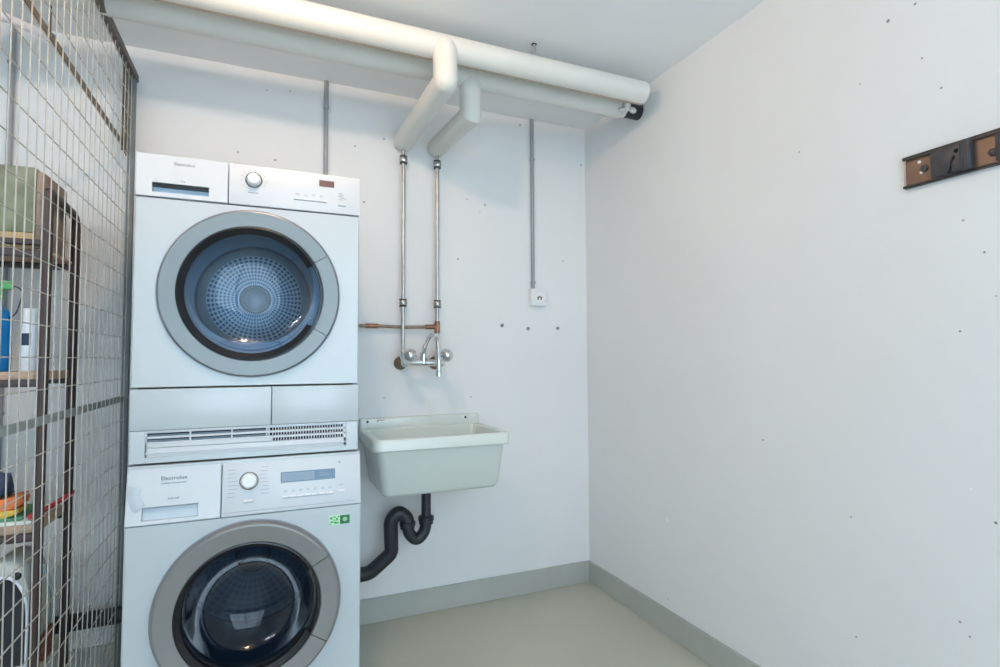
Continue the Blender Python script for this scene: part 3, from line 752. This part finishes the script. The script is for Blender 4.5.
# bottles on the second shelf
ZS = 1.101
t = thing('spray_bottle', (-.750, 2.075, ZS), 'bright blue bottle with a green top at the left edge of the middle shelf', 'bottle')
m = MB(); m.lathe([(0, 0), (.044, 0), (.048, .006), (.048, .15), (.044, .175), (.022, .20), (.018, .215), (0, .215)], (-.750, 2.075, ZS), 'Z', 32); m.build('bottle_body', 'blueb', t)
m = MB(); m.lathe([(0, .215), (.027, .215), (.028, .225), (.028, .262), (.022, .268), (0, .27)], (-.750, 2.075, ZS), 'Z', 24)
m.box(-.775, -.700, 2.063, 2.087, ZS+.245, ZS+.272, .005); m.build('spray_head', 'greenc', t)
m = MB(); m.tube(fillet([(-.712, 2.070, ZS+.262), (-.672, 2.065, ZS+.245), (-.690, 2.065, ZS+.165), (-.726, 2.062, ZS+.150)], .03), .0022, 8); m.build('hose', 'black', t)
t = thing('white_bottle', (-.652, 2.075, ZS), 'slim white bottle with a navy square on the middle shelf', 'bottle')
m = MB(); m.lathe([(0, 0), (.023, 0), (.025, .004), (.025, .135), (.022, .148), (0, .148)], (-.655, 2.075, ZS), 'Z', 28); m.build('bottle_body', 'whiteb', t)
m = MB(); m.lathe([(0, .148), (.0205, .148), (.0205, .185), (.018, .189), (0, .189)], (-.655, 2.075, ZS), 'Z', 28); m.build('cap', 'sockw', t)
m = MB(); m.lathe([(.0253, .078), (.0256, .080), (.0256, .112), (.0253, .114)], (-.655, 2.075, ZS), 'Z', 8, PI*1.22, PI*1.60, close_prof=True); m.build('label', 'navy', t)
# lower shelf
ZS = .6585
m = MB(); m.box(-1.0, -.622, 2.02, 2.24, ZS, ZS+.010, .001); tag(recenter(m.build('paper_pad', 'paperw')), 'flat white pad of paper at the bottom of the pile on the lower shelf', 'paper')
m = MB(); m.box(-1.0, -.650, 2.03, 2.22, ZS+.0105, ZS+.019, .001); tag(recenter(m.build('folder', 'paperg')), 'green folder lying on the white paper pad', 'folder')
def cushionish(x0, x1, y0, y1, z0, h, slope=0):
    m = MB(); L = []
    for (i, s_) in ((0, 0), (.25, .8), (.6, 1), (1, .82)):
        L.append(rrect(x0+(1-s_)*.02 if i else x0, x1-(1-s_)*.02, y0, y1, z0+h*i, .02))
    m.loops(L)
    for v in m.bm.verts: v.co.z = z0+(v.co.z-z0)*(1-slope+slope*(v.co.x-x0)/(x1-x0))
    return m
m = cushionish(-.86, -.662, 2.035, 2.14, ZS+.0195, .020); tag(recenter(m.build('folded_cloth', 'yellow')), 'folded yellow cloth under the orange one on the lower shelf', 'cloth')
m = cushionish(-.84, -.655, 2.04, 2.13, ZS+.0402, .040, .85); tag(recenter(m.build('folded_cloth', 'orange')), 'crumpled orange cloth on the lower shelf beside the front post', 'cloth')
m = MB(); m.tube(fillet([(-.628, 2.03, ZS+.020), (-.618, 2.12, ZS+.018), (-.606, 2.24, ZS+.022), (-.590, 2.275, ZS+.034)], .03), .0085, 10); tag(recenter(m.build('red_strap', 'red')), 'red strap along the right edge of the lower shelf', 'strap')
t = thing('shoe', (-.77, 2.08, ZS+.04), 'dark navy shoe at the left edge of the lower shelf', 'shoe')
m = MB(); L = []
for (x, y0, y1, z1) in ((-.86,2.06,2.12,.035),(-.83,2.045,2.135,.05),(-.77,2.05,2.13,.06),(-.72,2.055,2.12,.115),(-.695,2.065,2.11,.11)):
    L.append([Vector((x, y0, ZS+.0805)), Vector((x, y0-.002, ZS+.10)), Vector((x, (y0+y1)/2, ZS+.081+z1*.55)), Vector((x, y1+.002, ZS+.10)), Vector((x, y1, ZS+.0805))])
m.loops(L); m.build('upper', 'navy', t, smooth=70)
m = MB(); m.box(-.865, -.69, 2.05, 2.13, ZS+.0800, ZS+.0812, .0004); m.build('sole', 'black', t)
# pet carrier on the bottom shelf
ZS = .2315
t = thing('pet_carrier', (-.74, 2.11, ZS), 'off-white plastic carrier with a dark arched opening on the bottom shelf', 'carrier')
def arch(xc, w, h, z0, y, k=10, top=.55):
    pts = [Vector((xc-w, y, z0)), Vector((xc-w, y, z0+h*top))]
    for j in range(1, k): a = PI-PI*j/k; pts.append(Vector((xc+w*math.cos(a), y, z0+h*top+h*(1-top)*math.sin(a))))
    pts += [Vector((xc+w, y, z0+h*top)), Vector((xc+w, y, z0))]
    return pts
xc = -.685
m = MB()
m.loops([arch(xc, .058, .262, ZS+.02, 2.040), arch(xc, .060, .268, ZS+.015, 2.030), arch(xc, .064, .318, ZS, 2.026, top=.6), arch(xc, .067, .328, ZS, 2.036, top=.62), arch(xc, .069, .332, ZS, 2.08, top=.62), arch(xc, .068, .33, ZS, 2.17, top=.62), arch(xc, .060, .30, ZS, 2.215), arch(xc, .045, .22, ZS, 2.235)], False, True)
m.build('shell', 'carrier', t, smooth=60)
m = MB(); m.loops([arch(xc, .0575, .261, ZS+.021, 2.040), arch(xc, .0575, .261, ZS+.021, 2.046)], True, True); m.build('opening', 'carrierdark', t)  # flat dark panel, its colour stands in for the shade inside
m = MB(); p = arch(xc, .0590, .266, ZS+.016, 2.027); m.tube(p, .0045, 10); m.build('opening_rim', 'whiteb', t)
m = MB(); m.ball((-.652, 2.024, ZS+.282), .010, 1, .5, 1.1); m.build('latch_hole', 'black', t)
m = MB(); m.tube(fillet([(-.627, 2.06, ZS+.004), (-.617, 2.19, ZS+.02), (-.612, 2.20, ZS+.15), (-.622, 2.12, ZS+.275)], .05), .0050, 10); tag(recenter(m.build('hose', 'palecable')), 'thin pale blue hose curving beside the carrier on the bottom shelf', 'hose')
m = MB(); m.box(-.612, -.6, 2.09, 2.17, ZS+.001, ZS+.08, .002); 
tag(recenter(m.build('carton', 'brick')), 'narrow reddish brown carton beside the carrier on the bottom shelf', 'box')
# slanting white tube with a blue cap in the cage
t = thing('white_tube', (-.66, 1.95, 2.15), 'slanting white tube with a blue end cap, high up behind the mesh', 'tube')
pa, pb = Vector((-.640, 2.10, 2.150)), Vector((-.80, 1.50, 1.975))
m = MB(); m.tube([pa, pb], .013, 16); m.build('rod', 'whiteb', t)
m = MB(); m.ball(pa, .016); m.build('end_cap', 'blueb', t)
for q in (pa, pb): MB().tube([q, Vector((q.x, q.y, H))], .0025, 8).build('hanging_cord', 'copper2', t)

# ------------------------------------------------------------------ camera
psi, th, rho, f, hc = .4031, .0448, -.0045, 547.44, 1.1348
xr = Vector((math.cos(psi), -math.sin(psi), 0)); fw = Vector((math.sin(psi), math.cos(psi), 0)); up = Vector((0,0,1))
fwd = fw*math.cos(th)+up*math.sin(th); u2 = -fw*math.sin(th)+up*math.cos(th)
ri = xr*math.cos(rho)+u2*math.sin(rho); uu = -xr*math.sin(rho)+u2*math.cos(rho)
cam = bpy.data.cameras.new('camera'); cam.sensor_width = 36; cam.lens = f/1000*36; cam.clip_start = .01
co = bpy.data.objects.new('camera', cam); col.objects.link(co)
mw = Matrix(((ri.x, uu.x, -fwd.x, 0), (ri.y, uu.y, -fwd.y, 0), (ri.z, uu.z, -fwd.z, hc), (0,0,0,1)))
co.matrix_world = mw
sc.camera = co
w = bpy.data.worlds.new('World'); sc.world = w; w.use_nodes = True
w.node_tree.nodes['Background'].inputs[0].default_value = (.8,.9,1,1); w.node_tree.nodes['Background'].inputs[1].default_value = .3
sc.view_settings.view_transform = 'Standard'; sc.view_settings.look = 'None'; sc.view_settings.gamma = 1
sc.view_settings.use_curve_mapping = False
sc.view_settings.exposure = 0.34
sc.cycles.max_bounces = 10; sc.cycles.diffuse_bounces = 6; sc.cycles.transparent_max_bounces = 12; sc.cycles.caustics_reflective = False
